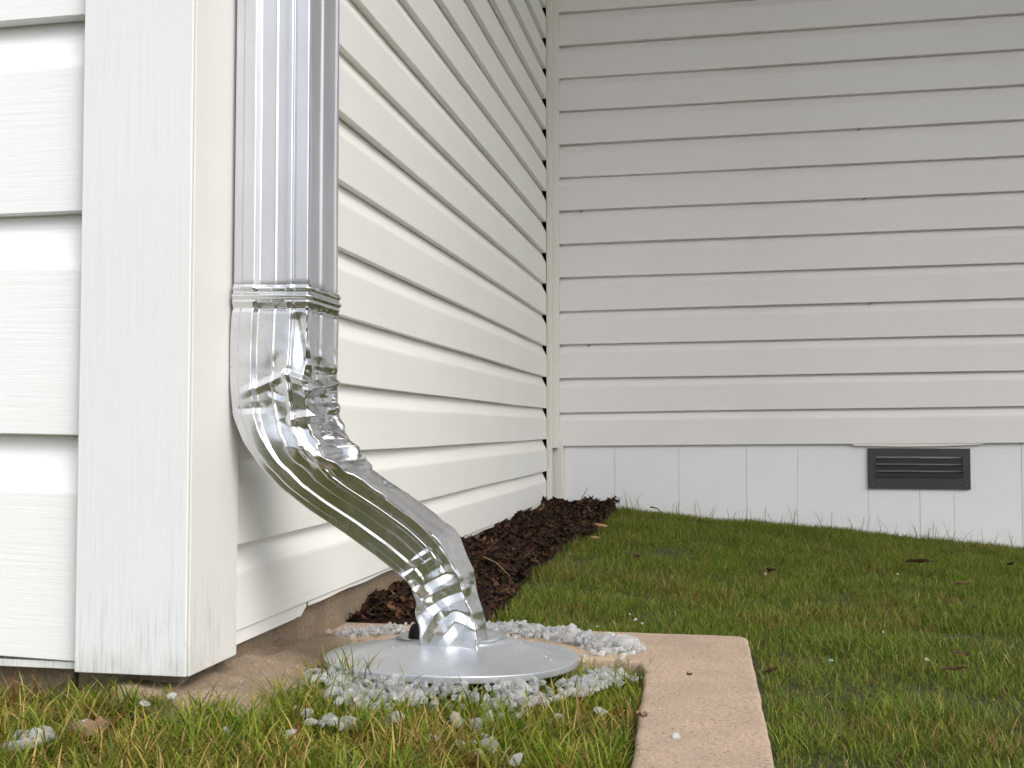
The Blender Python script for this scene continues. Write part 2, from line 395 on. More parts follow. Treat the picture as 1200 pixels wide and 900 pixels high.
# --- back wall with its lapped boards
backw = box('back_wall', -0.03, 4.2, Y_BACK + 0.022, Y_BACK + 0.16, 0.12, Z_SOFFIT + 0.1, MAT['dark'], house)
prop(backw, 'shaded cream siding wall standing above the crawl space vent')
Lpx = [523.8, 483.7, 444.5, 404, 363.8, 325, 286.5, 246, 208, 169, 130.7, 92.4, 53.7]
Rpx = [519.5, 476.4, 433.9, 391.9, 349.3, 306, 265, 223, 181, 139, 98, 57, 16.3]
zl = np.array([on_y(655, p, Y_BACK)[2] for p in Lpx]); zr = np.array([on_y(1200, p, Y_BACK)[2] for p in Rpx])
XL, XR = on_y(655, 300, Y_BACK)[0], on_y(1200, 300, Y_BACK)[0]
kk = np.arange(13); pl = np.polyfit(kk, zl, 1); pr = np.polyfit(kk, zr, 1)
LB = 3.6; x0b = XL - 0.02
for k in range(30):
    a = np.polyval(pl, k); b = np.polyval(pr, k); c = pl[0]
    if a > Z_SOFFIT: break
    ang = math.atan2(b - a, XR - XL)
    if k > 13: ang = math.atan2(np.polyval(pr, 13) - np.polyval(pl, 13), XR - XL)
    me = board_mesh('siding_board', siding_profile(c, 0.74, 0.017), LB, 'x', MAT['back'], 120 + k, 0.0009, 40)
    o = link('siding_board', me, backw, (x0b, Y_BACK, a)); o.rotation_euler.y = -ang

# dark nicks caught under a few of the laps
for px, k, w in ((1005, 9, 7), (680, 7, 6), (1010, 7, 6), (1015, 4, 8), (689, 3, 6)):
    P = on_y(px, 0, Y_BACK); x = P[0]; ang = math.atan2(np.polyval(pr, k) - np.polyval(pl, k), XR - XL)
    z = np.polyval(pl, k) + math.tan(ang) * (x - XL)
    bm = bmesh.new(); bmesh.ops.create_icosphere(bm, subdivisions=1, radius=1.0)
    for v in bm.verts: v.co = Vector((v.co.x * 0.007 + v.co.z * .003, v.co.y * 0.004, v.co.z * 0.0024 + v.co.x * 0.0022))
    link('debris_nick', mesh_bm('debris_nick', bm, True, MAT['twig']), backw, (x, Y_BACK + 0.0045, z - 0.0035))

# --- inside corner trim and the post pieces below it
tz = on_y(648, 525, Y_BACK - 0.02)[2]
xt0 = on_y(643.5, 300, Y_BACK - 0.03)[0]; xt1 = on_y(654, 300, Y_BACK - 0.03)[0]
bm = bmesh.new(); box_bm(bm, xt0, xt1, Y_BACK - 0.030, Y_BACK + 0.01, tz, Z_SOFFIT, 0.0015)
tr = link('inside_corner_trim', mesh_bm('inside_corner_trim', bm, mat=MAT['trim']), house)
bm = bmesh.new(); box_bm(bm, -0.0015, xt0 + 0.010, Y_BACK - 0.042, Y_BACK - 0.032, 0.035, Z_SOFFIT, 0.0012)
link('inside_corner_trim', mesh_bm('inside_corner_trim', bm, mat=MAT['trim']), house)
box('corner_stub', xt0 + 0.003, on_y(660, 560, Y_BACK)[0], Y_BACK - 0.006, Y_BACK + 0.02, -0.02, tz + 0.04, MAT['trim'], house, 0.002)

# --- painted skirting panels under the back wall
skirt = box('skirting', -0.01, 4.2, Y_BACK + 0.0150, Y_BACK + 0.12, -0.35, np.polyval(pl, 0) + 0.06, MAT['panel'], house)
prop(skirt, 'white painted vertical skirting boards under the back wall')
seams = [661.5, 720.5, 795.5, 875, 934.6, 1017.3, 1077.7, 1117.8, 1197.6]
sx = [on_y(p, 570, Y_BACK + 0.012)[0] for p in seams]
while sx[-1] < 4.0: sx.append(sx[-1] + random.choice([0.16, 0.2, 0.23, 0.11]))
for i in range(len(sx) - 1):
    bm = bmesh.new(); box_bm(bm, sx[i] + 0.0007, sx[i + 1] - 0.0007, Y_BACK + 0.012 + random.uniform(0, 0.0012), Y_BACK + 0.029, -0.34, zl[0] + 0.05, 0.0005)
    link('skirting_panel', mesh_bm('skirting_panel', bm, mat=MAT['panel']), skirt)
# bowed bottom edge strip above the vent
xa, xb = on_y(1000, 524, Y_BACK)[0], on_y(1152, 524, Y_BACK)[0]
V = []
for i in range(21):
    t = i / 20; x = xa + (xb - xa) * t; z = on_y(1000 + 152 * t, 520.5 - 1.5 * t, Y_BACK)[2]; bow = 0.006 * math.sin(math.pi * t)
    V += [(x, Y_BACK + 0.001, z + 0.004), (x, Y_BACK + 0.0005, z - 0.0045 - bow * 0.8), (x, Y_BACK + 0.011, z - 0.005 - bow), (x, Y_BACK + 0.011, z + 0.004)]
link('drip_strip', mesh_np('drip_strip', V, grid_faces(21, 4), False, MAT['trim']), skirt)

# --- foundation under front and side walls
fnd = empty('foundation', (0, 0, 0)); fnd.parent = house
prop(fnd, 'rough tan concrete foundation under the siding')
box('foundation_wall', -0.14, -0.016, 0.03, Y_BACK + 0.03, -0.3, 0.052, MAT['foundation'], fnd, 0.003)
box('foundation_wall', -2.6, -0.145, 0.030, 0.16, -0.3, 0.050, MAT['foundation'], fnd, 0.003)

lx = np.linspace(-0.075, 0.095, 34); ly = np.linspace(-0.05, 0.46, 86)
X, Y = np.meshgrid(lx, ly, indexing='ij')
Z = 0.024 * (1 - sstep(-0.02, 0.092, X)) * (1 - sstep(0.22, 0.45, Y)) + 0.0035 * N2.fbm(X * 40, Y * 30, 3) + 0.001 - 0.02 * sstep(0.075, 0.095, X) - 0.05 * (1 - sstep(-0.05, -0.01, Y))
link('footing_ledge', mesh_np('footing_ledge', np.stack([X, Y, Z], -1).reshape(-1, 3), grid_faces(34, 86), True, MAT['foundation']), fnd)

# --- unseen eaves, with a deep overhang added to shade recess and back wall
shading_roof = empty('shading_roof', (0, 0, 0)); shading_roof.parent = house
OV = 0.30; OVB = 2.86  # OVB is an assumed reach, set to keep the back wall dim
box('soffit', -2.7, OV, -OV, Y_BACK - OVB, Z_SOFFIT, Z_SOFFIT + 0.03, MAT['soffit'], shading_roof)
box('soffit', -2.7, 4.3, Y_BACK - OVB + 0.001, Y_BACK + 0.4, Z_SOFFIT, Z_SOFFIT + 0.03, MAT['soffit'], shading_roof)
box('fascia', -2.7, OV + 0.02, -OV - 0.02, -OV - 0.001, Z_SOFFIT - 0.02, Z_SOFFIT + 0.16, MAT['soffit'], shading_roof)
box('fascia', OV + 0.001, OV + 0.02, -OV, Y_BACK - OVB - 0.03, Z_SOFFIT - 0.02, Z_SOFFIT + 0.16, MAT['soffit'], shading_roof)
box('fascia', OV + 0.001, 4.3, Y_BACK - OVB - 0.022, Y_BACK - OVB - 0.001, Z_SOFFIT - 0.02, Z_SOFFIT + 0.16, MAT['soffit'], shading_roof)
zr_ = Z_SOFFIT + 0.17
V = [(-2.7, -OV - 0.04, zr_), (OV + 0.04, -OV - 0.04, zr_), (OV + 0.04, 6.0, zr_), (-2.7, 6.0, zr_), (-1.2, 1.0, zr_ + .6), (-1.2, 6.0, zr_ + .6),
     (OV, Y_BACK - OVB - 0.04, zr_ - .005), (4.3, Y_BACK - OVB - 0.04, zr_ - .005), (4.3, 6.0, zr_ + 1.1), (-0.5, 6.0, zr_ + 1.1)]
F = [(0, 1, 4), (1, 2, 5, 4), (3, 0, 4, 5), (6, 7, 8, 9)]
link('shingles', mesh_np('shingles', V, F, False, MAT['shading_roof']), shading_roof)

# ------------------------------------------------------------------ crawl space vent
ve = empty('foundation_vent', tuple(on_y(1077, 573, Y_BACK + 0.01)))
prop(ve, 'dark louvred crawl space vent set in the white skirting boards', 'vent')
x0v, x1v = on_y(1017.5, 550, Y_BACK + 0.008)[0], on_y(1137, 550, Y_BACK + 0.008)[0]
z1v, z0v = on_y(1077, 525.5, Y_BACK + 0.008)[2], on_y(1077, 573, Y_BACK + 0.008)[2]
def vchild(name, bm, mat, smooth=False):
    me = mesh_bm(name, bm, smooth, mat); o = link(name, me, ve); o.matrix_parent_inverse = Matrix.Translation(-Vector(ve.location)); return o
wv, hv = x1v - x0v, z1v - z0v; yv = Y_BACK + 0.004
bm = bmesh.new()
fx0, fx1 = x0v + 0.075 * wv, x1v - 0.075 * wv; fz0, fz1 = z0v + 0.29 * hv, z0v + 0.80 * hv
for a in ((x0v, x1v, z0v, fz0), (x0v, x1v, fz1, z1v), (x0v, fx0, fz0, fz1), (fx1, x1v, fz0, fz1)):
    box_bm(bm, a[0], a[1], yv, yv + 0.012, a[2], a[3])
bmesh.ops.remove_doubles(bm, verts=bm.verts, dist=1e-5)
vchild('vent_frame', bm, MAT['black'])
bm = bmesh.new(); box_bm(bm, fx0 - 0.004, fx1 + 0.004, yv + 0.0145, yv + 0.017, fz0 - 0.004, fz1 + 0.004); vchild('vent_screen', bm, MAT['dark'])
for i in range(3):
    za = fz0 + (fz1 - fz0) * i / 3; zc = fz0 + (fz1 - fz0) * (i + 0.80) / 3
    bm = bmesh.new(); prof = [(yv - 0.004, za), (yv - 0.0045, za + 0.003), (yv + 0.009, zc), (yv + 0.011, zc - 0.001), (yv + 0.001, za)]
    a = [bm.verts.new((fx0, y, z)) for y, z in prof]; b = [bm.verts.new((fx1, y, z)) for y, z in prof]
    for j in range(5): bm.faces.new((a[j], b[j], b[(j + 1) % 5], a[(j + 1) % 5]))
    bm.faces.new(a[::-1]); bm.faces.new(b); bmesh.ops.recalc_face_normals(bm, faces=bm.faces)
    vchild('louvre_slat', bm, MAT['black'])
for fx in (0.035, 0.965):
    bm = bmesh.new(); bmesh.ops.create_uvsphere(bm, u_segments=10, v_segments=6, radius=0.003)
    for v in bm.verts: v.co = Vector((v.co.x + x0v + wv * fx, v.co.y * 0.5 + yv, v.co.z + z0v + hv * 0.10))
    vchild('screw', bm, MAT['screw'], True)

# ------------------------------------------------------------------ concrete strip (L-shaped edging)
def strip_outline():
    pts = [(-0.016, 0.555), (0.40, 0.552)]
    r = 0.022
    for a in np.linspace(90, 0, 7): pts.append((CX1 - r + r * math.cos(math.radians(a)), CY1 - r + r * math.sin(math.radians(a))))
    pts += [(0.598, 0.2), (0.603, -0.15), (0.607, -1.0), (0.484, -1.0), (0.478, -0.15), (0.470, 0.10), (0.462, 0.30), (0.452, 0.345), (0.42, 0.356), (0.20, 0.352), (0.13, 0.32), (0.10, 0.25), (0.085, 0.10), (0.075, 0.04), (0.055, 0.012), (0.0, 0.004), (-0.016, 0.004)]
    return pts
def densify(p, step):
    out = []
    for i in range(len(p)):
        a = np.array(p[i]); b = np.array(p[(i + 1) % len(p)]); n = max(1, int(np.linalg.norm(b - a) / step))
        out += [tuple(a + (b - a) * j / n) for j in range(n)]
    return out
ol = densify(strip_outline(), 0.012)
bm = bmesh.new()
def wob(x, y, s): return float(N2.fbm(np.array(x * 26.0), np.array(y * 26.0), 3)) * s
top = [bm.verts.new((x + wob(x, y, .0012), y + wob(y, x + 3, .0012), 0.0)) for x, y in ol]
f = bm.faces.new(top)
if f.normal.z < 0: f.normal_flip()
ext = bmesh.ops.extrude_face_region(bm, geom=[f])
bot = [g for g in ext['geom'] if isinstance(g, bmesh.types.BMVert)]
for v in bot: v.co.z = -0.16
bm.normal_update()
tope = [e for e in bm.edges if all(abs(v.co.z) < 1e-6 for v in e.verts)]
bmesh.ops.bevel(bm, geom=tope, offset=0.006, segments=3, affect='EDGES', profile=0.5)
bmesh.ops.recalc_face_normals(bm, faces=bm.faces)
cs = link('concrete_edging', mesh_bm('concrete_edging', bm, mat=MAT['concrete']))
prop(cs, 'rough tan concrete edging strip bending round the grass patch', 'concrete edging')

# ------------------------------------------------------------------ downspout
ds = empty('downspout', (0.06, 0.13, 0.02))
prop(ds, 'ribbed aluminium downspout with crumpled elbow running down the white side wall', 'downspout')
ds_inv = Matrix.Translation(-Vector(ds.location))
YT = 0.085; DT = 0.095
# ribs of the broad front face: (position across, offset outwards)
RIB = np.array([(0, 0), (0.115, 0), (0.135, .0018), (0.285, .0018), (0.335, -.0060), (0.375, -.0060), (0.515, -.0060), (0.535, -.0042), (0.555, -.0055), (0.69, -.0055), (0.715, 0.0012), (0.765, 0.0012), (0.785, -.0032), (0.815, -.0025), (0.83, .0008), (0.97, 0.0004), (1.0, 0)])
RIBO = np.array([(0, 0), (0.12, 0), (0.16, -.0028), (0.42, -.0028), (0.46, 0.0), (0.60, 0.0), (0.63, -.002), (0.9, -.002), (0.94, 0), (1, 0)])
def ring_param():
    f = np.unique(np.concatenate([np.linspace(0, 1, 90), RIB[:, 0]])); o = np.unique(np.concatenate([np.linspace(0, 1, 44), RIBO[:, 0]]))
    return f, o
PF, PO = ring_param(); PB = np.linspace(0, 1, 16)
def ring(L, E, yf, D, ribf, out_f=None, out_o=None, rad=0.0024, out_b=None):
    """closed ring: front face L->E at y=yf, outer side at E going back, back face, wall side. L,E = (x,z)."""
    L = np.array(L); E = np.array(E); e = (E - L); w = np.linalg.norm(e); e = e / w
    pts = []
    of = np.interp(PF, RIB[:, 0], RIB[:, 1]) * ribf + (0 if out_f is None else out_f)
    oo = np.interp(PO, RIBO[:, 0], RIBO[:, 1]) * ribf + (0 if out_o is None else out_o)
    # corner rounding
    def rnd(t, length):
        d = np.minimum(t, 1 - t) * length
        return np.where(d < rad, rad - np.sqrt(np.maximum(rad ** 2 - (rad - d) ** 2, 0)), 0)
    rf = rnd(PF, w); ro = rnd(PO, D)
    P = []
    P.append(np.stack([L[0] + e[0] * PF * w, yf - of + rf, L[1] + e[1] * PF * w], -1)[:-1])
    P.append(np.stack([E[0] + e[0] * (oo - ro), yf + PO * D, E[1] + e[1] * (oo - ro)], -1)[:-1])
    ob = 0 if out_b is None else out_b
    P.append(np.stack([E[0] - e[0] * PB * w, yf + D + 0 * PB, E[1] - e[1] * PB * w], -1)[:-1])
    P.append(np.stack([L[0] - e[0] * ob + 0 * PB, yf + D - PB * D, L[1] - e[1] * ob + 0 * PB], -1)[:-1])
    return np.concatenate(P)
def tube(name, rings, mat):
    R = np.stack(rings); nu, nv = R.shape[:2]
    me = mesh_np(name, R.reshape(-1, 3), grid_faces(nu, nv, True)[:, ::-1], True, mat)
    o = link(name, me, ds); o.matrix_parent_inverse = ds_inv; return o
# upper pipe: straight and plumb
L0 = on_y(273, 340, YT); E0 = on_y(362, 340, YT)
xl, xr = max(L0[0], 0.0125), E0[0]
rs = []
ztop = Z_SOFFIT - 0.02; zjoin = on_y(318, 341, YT)[2]
for z in np.concatenate([np.linspace(zjoin - 0.03, zjoin + 0.02, 10), np.linspace(zjoin + 0.03, ztop, 60)]):
    bump = 0.0012 * np.exp(-((z - zjoin) / 0.015) ** 2)
    low = 0.0006 * N3(PF * 3, np.full_like(PF, z * 5)); lowo = 0.0010 * N3(PO * 3 + 9, np.full_like(PO, z * 5))
    sh = -0.003 if z < zjoin + 0.005 else 0.0
    rs.append(ring((xl - sh + 0.0, z), (xr + sh, z), YT - sh, DT + 2 * sh, 1.0, low, lowo))
tube('upper_pipe', rs, MAT['pipe'])
# elbow: outline pairs (front-left edge, front-right edge) along its run
pairs = [((272.5, 333), (362.5, 333)), ((270.5, 365), (361.5, 365)), ((268.5, 400), (360.5, 400)), ((268, 425), (360, 422)), ((268.5, 447), (360, 440)), ((271.5, 488), (363, 478)),
         ((284, 518), (371, 514)), ((303, 546), (384, 536)), ((325, 570), (400, 551)), ((360, 597), (425, 567)), ((400, 623), (455, 586)),
         ((440, 652), (487, 609)), ((466, 673), (508, 629)), ((481, 687), (524, 650)), ((486, 701), (536, 672)), ((488, 724), (547, 702)),
         ((490, 752), (559, 742)), ((491, 775), (562, 772)), ((491, 795), (563, 793))]
pl_ = np.array(pairs, float)
cen = pl_.mean(1); sl = np.concatenate([[0], np.cumsum(np.linalg.norm(np.diff(cen, axis=0), axis=1))]); sl /= sl[-1]
def smooth_interp(s, xs, ys):
    ss = np.linspace(0, 1, 600); v = np.interp(ss, xs, ys)
    k = np.hanning(25); k /= k.sum(); pv = np.pad(v, 12, mode='reflect', reflect_type='odd'); v = np.convolve(pv, k, 'valid')
    return np.interp(s, ss, v)
NS = 460
S = np.linspace(0, 1, NS)
Lx, Ly = smooth_interp(S, sl, pl_[:, 0, 0]), smooth_interp(S, sl, pl_[:, 0, 1])
Ex, Ey = smooth_interp(S, sl, pl_[:, 1, 0]), smooth_interp(S, sl, pl_[:, 1, 1])
yfS = YT - 0.0035 + (0.200 - YT) * sstep(0.30, 0.95, S)
DS_ = 0.100 - 0.008 * sstep(0.3, 0.6, S) - 0.042 * sstep(0.70, 0.93, S)
FA, FB, FC = Facet(21), Facet(22), Facet(23)
CREASES = [(283, 462, 335, 438, .0022, 5), (335, 438, 366, 449, .0040, 5), (318, 458, 336, 466, -.0020, 6), (285, 479, 311, 477, -.0016, 5), (340, 492, 374, 486, .0038, 6),
           (343, 498, 355, 522, .0036, 5), (355, 522, 376, 541, .0036, 5), (364, 456, 396, 431, .0075, 6), (373, 456, 386, 515, -.0045, 8), (384, 508, 412, 531, -.0100, 4.5),
           (386, 498, 428, 546, .0065, 6), (357, 392, 368, 440, .0024, 5), (350, 375, 356, 425, -.0030, 8), (390, 455, 402, 500, .0060, 7), (398, 470, 384, 490, -.0050, 6),
           (476, 674, 503, 652, -.0032, 8), (484, 690, 499, 706, .0042, 8), (474, 671, 518, 650, .0020, 7), (500, 684, 524, 670, .0018, 7), (487, 723, 516, 703, .0032, 8),
           (514, 703, 548, 690, .0018, 7), (494, 748, 505, 726, -.0026, 9), (515, 752, 534, 728, .0026, 9), (534, 728, 562, 739, .0022, 8), (505, 700, 520, 722, -.0026, 8)]
def creases(x, y):
    h = 0
    for x0, y0, x1, y1, am, wd in CREASES:
        dx, dy = x1 - x0, y1 - y0; L2 = dx * dx + dy * dy
        t = np.clip(((x - x0) * dx + (y - y0) * dy) / L2, 0, 1)
        d = np.hypot(x - x0 - t * dx, y - y0 - t * dy)
        h = h + am * 1.45 * np.maximum(0, 1 - d / (wd * 1.35)) * np.clip(1.25 - 0.6 * np.abs(t - 0.5) * 2, 0, 1)
    return h
def facets(x, y, sc_, a1, a2):
    wx = x + 3 * N1(x / 37, y / 37); wy = y + 3 * N2(x / 37, y / 37)
    u = (wx * 0.8 + wy * 0.6) / sc_; v = (-wx * 0.6 + wy * 0.8) / sc_
    p_ = (wx * 0.3 - wy * 0.95) / (sc_ * 0.72); q_ = (wx * 0.95 + wy * 0.3) / (sc_ * 0.72)
    return a1 * 0.62 * FA(u, v) + a1 * 0.38 * FC(p_ + 3, q_ + 1) + a2 * FB(u * 2.3 + 5, v * 2.3)
def tri(x): return 1 - 4 * np.abs((x % 1.0) - 0.5)      # -1..1
jm = sstep(0.15, 0.20, S) * (1 - sstep(0.42, 0.50, S)); jf = sstep(0.76, 0.80, S) * (1 - sstep(0.93, 0.97, S))
Ex = Ex + 6.0 * jm * FA(S * 26, S * 0 + 0.3) + 2.5 * jm * FB(S * 55, S * 0 + 0.7) + 2.0 * jf * FB(S * 30, S * 0 + 2.3)
Ey = Ey + 3.0 * jm * FC(S * 24, S * 0 + 0.6)
Lx = Lx + 2.2 * jf * FC(S * 34, S * 0 + 1.4)
rs = []
for i, s in enumerate(S):
    yf = yfS[i]; L = on_y(Lx[i], Ly[i], yf); E = on_y(Ex[i], Ey[i], yf); Lp = np.array([L[0], L[2]]); Ep = np.array([E[0], E[2]])
    Lp[0] = max(Lp[0], 0.009)
    pyc = (Ly[i] + Ey[i]) / 2
    # two beads where the elbow sleeves over the pipe (rows in photo pixels below the joint)
    bead = sum(a * math.exp(-((pyc - c) / w) ** 2) for c, w, a in ((337.5, 2.6, .0030), (347.0, 2.8, .0042), (353.5, 2.2, .0018), (361, 2.4, -.0022)))
    ribf = 1.0 - 1.0 * math.exp(-((pyc - 346) / 11) ** 4) - 1.0 * sstep(0.74, 0.80, s)
    ribf = max(ribf, 0.0) * (1 - 0.70 * float(sstep(0.27, 0.42, s)))
    b1 = math.exp(-((s - 0.315) / 0.115) ** 2)            # first bend: crushed on the inner (outer-right) side
    b1w = float(sstep(0.13, 0.22, s) * (1 - sstep(0.40, 0.55, s)))
    b2 = float(sstep(0.745, 0.79, s) * (1 - sstep(0.97, 1.0, s)))   # second bend and the crumpled foot
    f, o = PF, PO
    # position of every ring point in the elevation the creases are drawn in
    fx, fy = Lx[i] + (Ex[i] - Lx[i]) * f, Ly[i] + (Ey[i] - Ly[i]) * f
    k_ = DS_[i] / 0.1
    ox, oy = Ex[i] + 32 * k_ * o, Ey[i] - 9 * k_ * o
    m1f = float(sstep(0.12, 0.19, s) * (1 - sstep(0.42, 0.52, s))) * (0.10 + 0.90 * sstep(0.38, 0.78, f))
    m1o = float(sstep(0.12, 0.19, s) * (1 - sstep(0.50, 0.62, s)))
    m3 = float(sstep(0.48, 0.60, s) * (1 - sstep(0.74, 0.80, s)))
    df = m1f * facets(fx, fy, 40, 0.0095, 0.0008) + b2 * facets(fx + 40, fy, 40, 0.0060, 0.0006) + m3 * 0.0007 * facets(fx, fy, 60, 1.0, 0.2)
    do = m1o * facets(ox + 11, oy + 70, 32, 0.0105, 0.0020) + b2 * facets(ox, oy, 28, 0.0030, 0.0010) + m3 * facets(ox, oy, 46, 0.0060, 0.0010)
    df = df + creases(fx, fy); do = do + creases(ox, oy)
    df = df + bead + 0.0005 * N3(f * 5, np.full_like(f, s * 24)); do = do + bead * 1.0
    rs.append(ring(Lp, Ep, yf, DS_[i], ribf, df, do, out_b=np.full_like(PB, min(bead, 0.001))))
tube('elbow', rs, MAT['elbow'])

# ------------------------------------------------------------------ dished flange at the foot of the downspout
DC = np.array([0.226, 0.262]); DR = 0.157
fe = empty('drain_flange', (DC[0], DC[1], 0.009)); fe.rotation_euler.x = math.radians(-2.6)
prop(fe, 'round grey metal flange plate lying round the foot of the downspout', 'flange')
prof = [(0.030, 0.004), (0.034, 0.030), (0.050, 0.0315), (0.062, 0.0305), (0.080, 0.0245), (0.105, 0.0170), (0.130, 0.0115), (0.150, 0.0085), (0.1560, 0.0077), (0.1565, 0.0075), (0.1569, 0.0071), (DR, 0.0066), (DR, 0.0060), (DR, 0.0005), (DR - 0.0008, -0.0008), (0.14, -0.001)]
nseg = 120; V = []
for r, z in prof:
    for k in range(nseg):
        a = 2 * math.pi * k / nseg
        rr = r
        if r < 0.06:                      # the hole is a rounded rectangle
            cx, cy = math.cos(a), math.sin(a); q = (abs(cx / 1.3) ** 4 + abs(cy / 1.15) ** 4) ** -0.25; rr = r * (q * 1.0)
        V.append((rr * math.cos(a), rr * math.sin(a), z + 0.0008 * math.sin(3 * a + r * 40) * (r > 0.1)))
fl = link('plate', mesh_np('plate', V, grid_faces(len(prof), nseg, True)[:, ::-1], True, MAT['zinc']), fe)
# black lumps painted as shade in the gaps either side of the pipe
for sx_ in (-1, 1):
    bm = bmesh.new(); bmesh.ops.create_icosphere(bm, subdivisions=3, radius=1)
    for v in bm.verts: v.co = Vector((v.co.x * 0.005 + sx_ * 0.0415 - 0.002, v.co.y * 0.022 - 0.018, v.co.z * 0.013 + 0.034))
    link('gap_shadow', mesh_bm('gap_shadow', bm, True, MAT['gap_shade']), fe)

# ------------------------------------------------------------------ mulch bed
def in_bed(x, y): return (x < 0.215 + 0.03 * N1(np.asarray(y) * 4, np.asarray(y) * 0) - 0.04 * (1 - sstep(0.55, 0.75, y))) & (y > 0.56) & (y < Y_BACK) & (x > -0.015)
bx = np.linspace(-0.016, 0.26, 70); by = np.linspace(0.550, Y_BACK + 0.011, 420)
X, Y = np.meshgrid(bx, by, indexing='ij')
hgt = 0.014 + 0.016 * N2.fbm(X * 13, Y * 13, 4) + 0.010 * np.abs(N3.fbm(X * 55, Y * 55, 3))
edge = sstep(0.0, 0.03, 0.225 + 0.03 * N1(Y * 4, Y * 0) - X) * (0.25 + 0.75 * sstep(0.545, 0.68, Y))
Z = z_ground(X, Y) + (hgt + 0.004) * edge - 0.02 * (1 - sstep(0.0, 0.03, 0.225 + 0.03 * N1(Y * 4, Y * 0) - X))
me = mesh_np('mulch', np.stack([X, Y, Z], -1).reshape(-1, 3), grid_faces(70, 420), True, MAT['mulch'])
ca = me.color_attributes.new('Col', 'FLOAT_COLOR', 'POINT')
t = (N1.fbm(X * 70, Y * 70, 3) * 0.5 + 0.5).ravel()[:, None]
cc = np.clip(np.array([[0.010, 0.005, 0.0035]]) * (1 - t) + np.array([[0.034, 0.016, 0.009]]) * t, 0, 1)
ca.data.foreach_set('color', np.concatenate([cc, np.ones((len(cc), 1))], 1).ravel().astype(np.float32))
mb = link('mulch_bed', me); prop(mb, 'dark brown bark mulch heaped along the side wall', 'mulch', None, 'stuff')
def z_bed(x, y):
    h = 0.014 + 0.016 * N2.fbm(np.asarray(x) * 13, np.asarray(y) * 13, 4) + 0.010 * np.abs(N3.fbm(np.asarray(x) * 55, np.asarray(y) * 55, 3))
    return z_ground(x, y) + h * (0.25 + 0.75 * sstep(0.545, 0.68, y))
# loose fibres and clods on the bed
def shards(n, xs, ys, zs, lmin, lmax, wmin, wmax, pal, rs, name, flat=0.5):
    V = np.zeros((n, 6, 3)); Cc = np.zeros((n, 6, 4)); Cc[..., 3] = 1
    az = rs.random(n) * 6.283; ti = (rs.random(n) - 0.5) * flat; Ln = lmin + (lmax - lmin) * rs.random(n) ** 2; Wd = wmin + (wmax - wmin) * rs.random(n) ** 2
    d = np.stack([np.cos(az) * np.cos(ti), np.sin(az) * np.cos(ti), np.sin(ti)], -1); p = np.stack([-np.sin(az), np.cos(az), np.zeros(n)], -1); u = np.cross(d, p)
    c = np.stack([xs, ys, zs], -1)
    for k, (a, b) in enumerate(((-.5, 0), (-.2, 1), (-.2, -1), (.25, .8), (.25, -.8), (.5, 0))):
        V[:, k] = c + d * (Ln * a)[:, None] + p * (Wd * b * .5)[:, None] + u * ((.4 if b == 0 else 0.1) * Wd * (1 if k % 2 else -0.3))[:, None]
    pi = rs.integers(0, len(pal), n); col = np.array(pal)[pi] * (0.6 + 0.8 * rs.random((n, 1)))
    Cc[:, :, :3] = col[:, None, :]
    b = (np.arange(n) * 6)[:, None]
    F = np.concatenate([b + np.array([q]) for q in ([0, 2, 1], [1, 2, 4], [1, 4, 3], [3, 4, 5])], 0)
    me = bpy.data.meshes.new(name); me.vertices.add(n * 6); me.vertices.foreach_set('co', V.ravel().astype(np.float32))
    nf = len(F); me.loops.add(nf * 3); me.loops.foreach_set('vertex_index', F.ravel().astype(np.int32))
    me.polygons.add(nf); me.polygons.foreach_set('loop_start', np.arange(0, nf * 3, 3, dtype=np.int32)); me.polygons.foreach_set('loop_total', np.full(nf, 3, dtype=np.int32))
    me.update(calc_edges=True)
    ca = me.color_attributes.new('Col', 'FLOAT_COLOR', 'POINT'); ca.data.foreach_set('color', Cc.ravel().astype(np.float32))
    return me
n0 = 16000; xs = RNG.random(n0) * 0.25 - 0.01; ys = 0.56 + RNG.random(n0) * 1.93
k = in_bed(xs, ys); xs, ys = xs[k], ys[k]
me = shards(len(xs), xs, ys, z_bed(xs, ys) + 0.004, 0.004, 0.042, 0.0015, 0.013, [(0.024, 0.012, 0.006), (0.042, 0.018, 0.009), (0.011, 0.006, 0.004), (0.078, 0.032, 0.015), (0.012, 0.007, 0.005), (0.10, 0.055, 0.028)], RNG, 'mulch_fibres', 1.2)
me.materials.append(MAT['mulch']); fb = link('mulch_fibres', me); prop(fb, 'loose dark bark fibres strewn over the mulch bed', 'mulch', None, 'stuff')

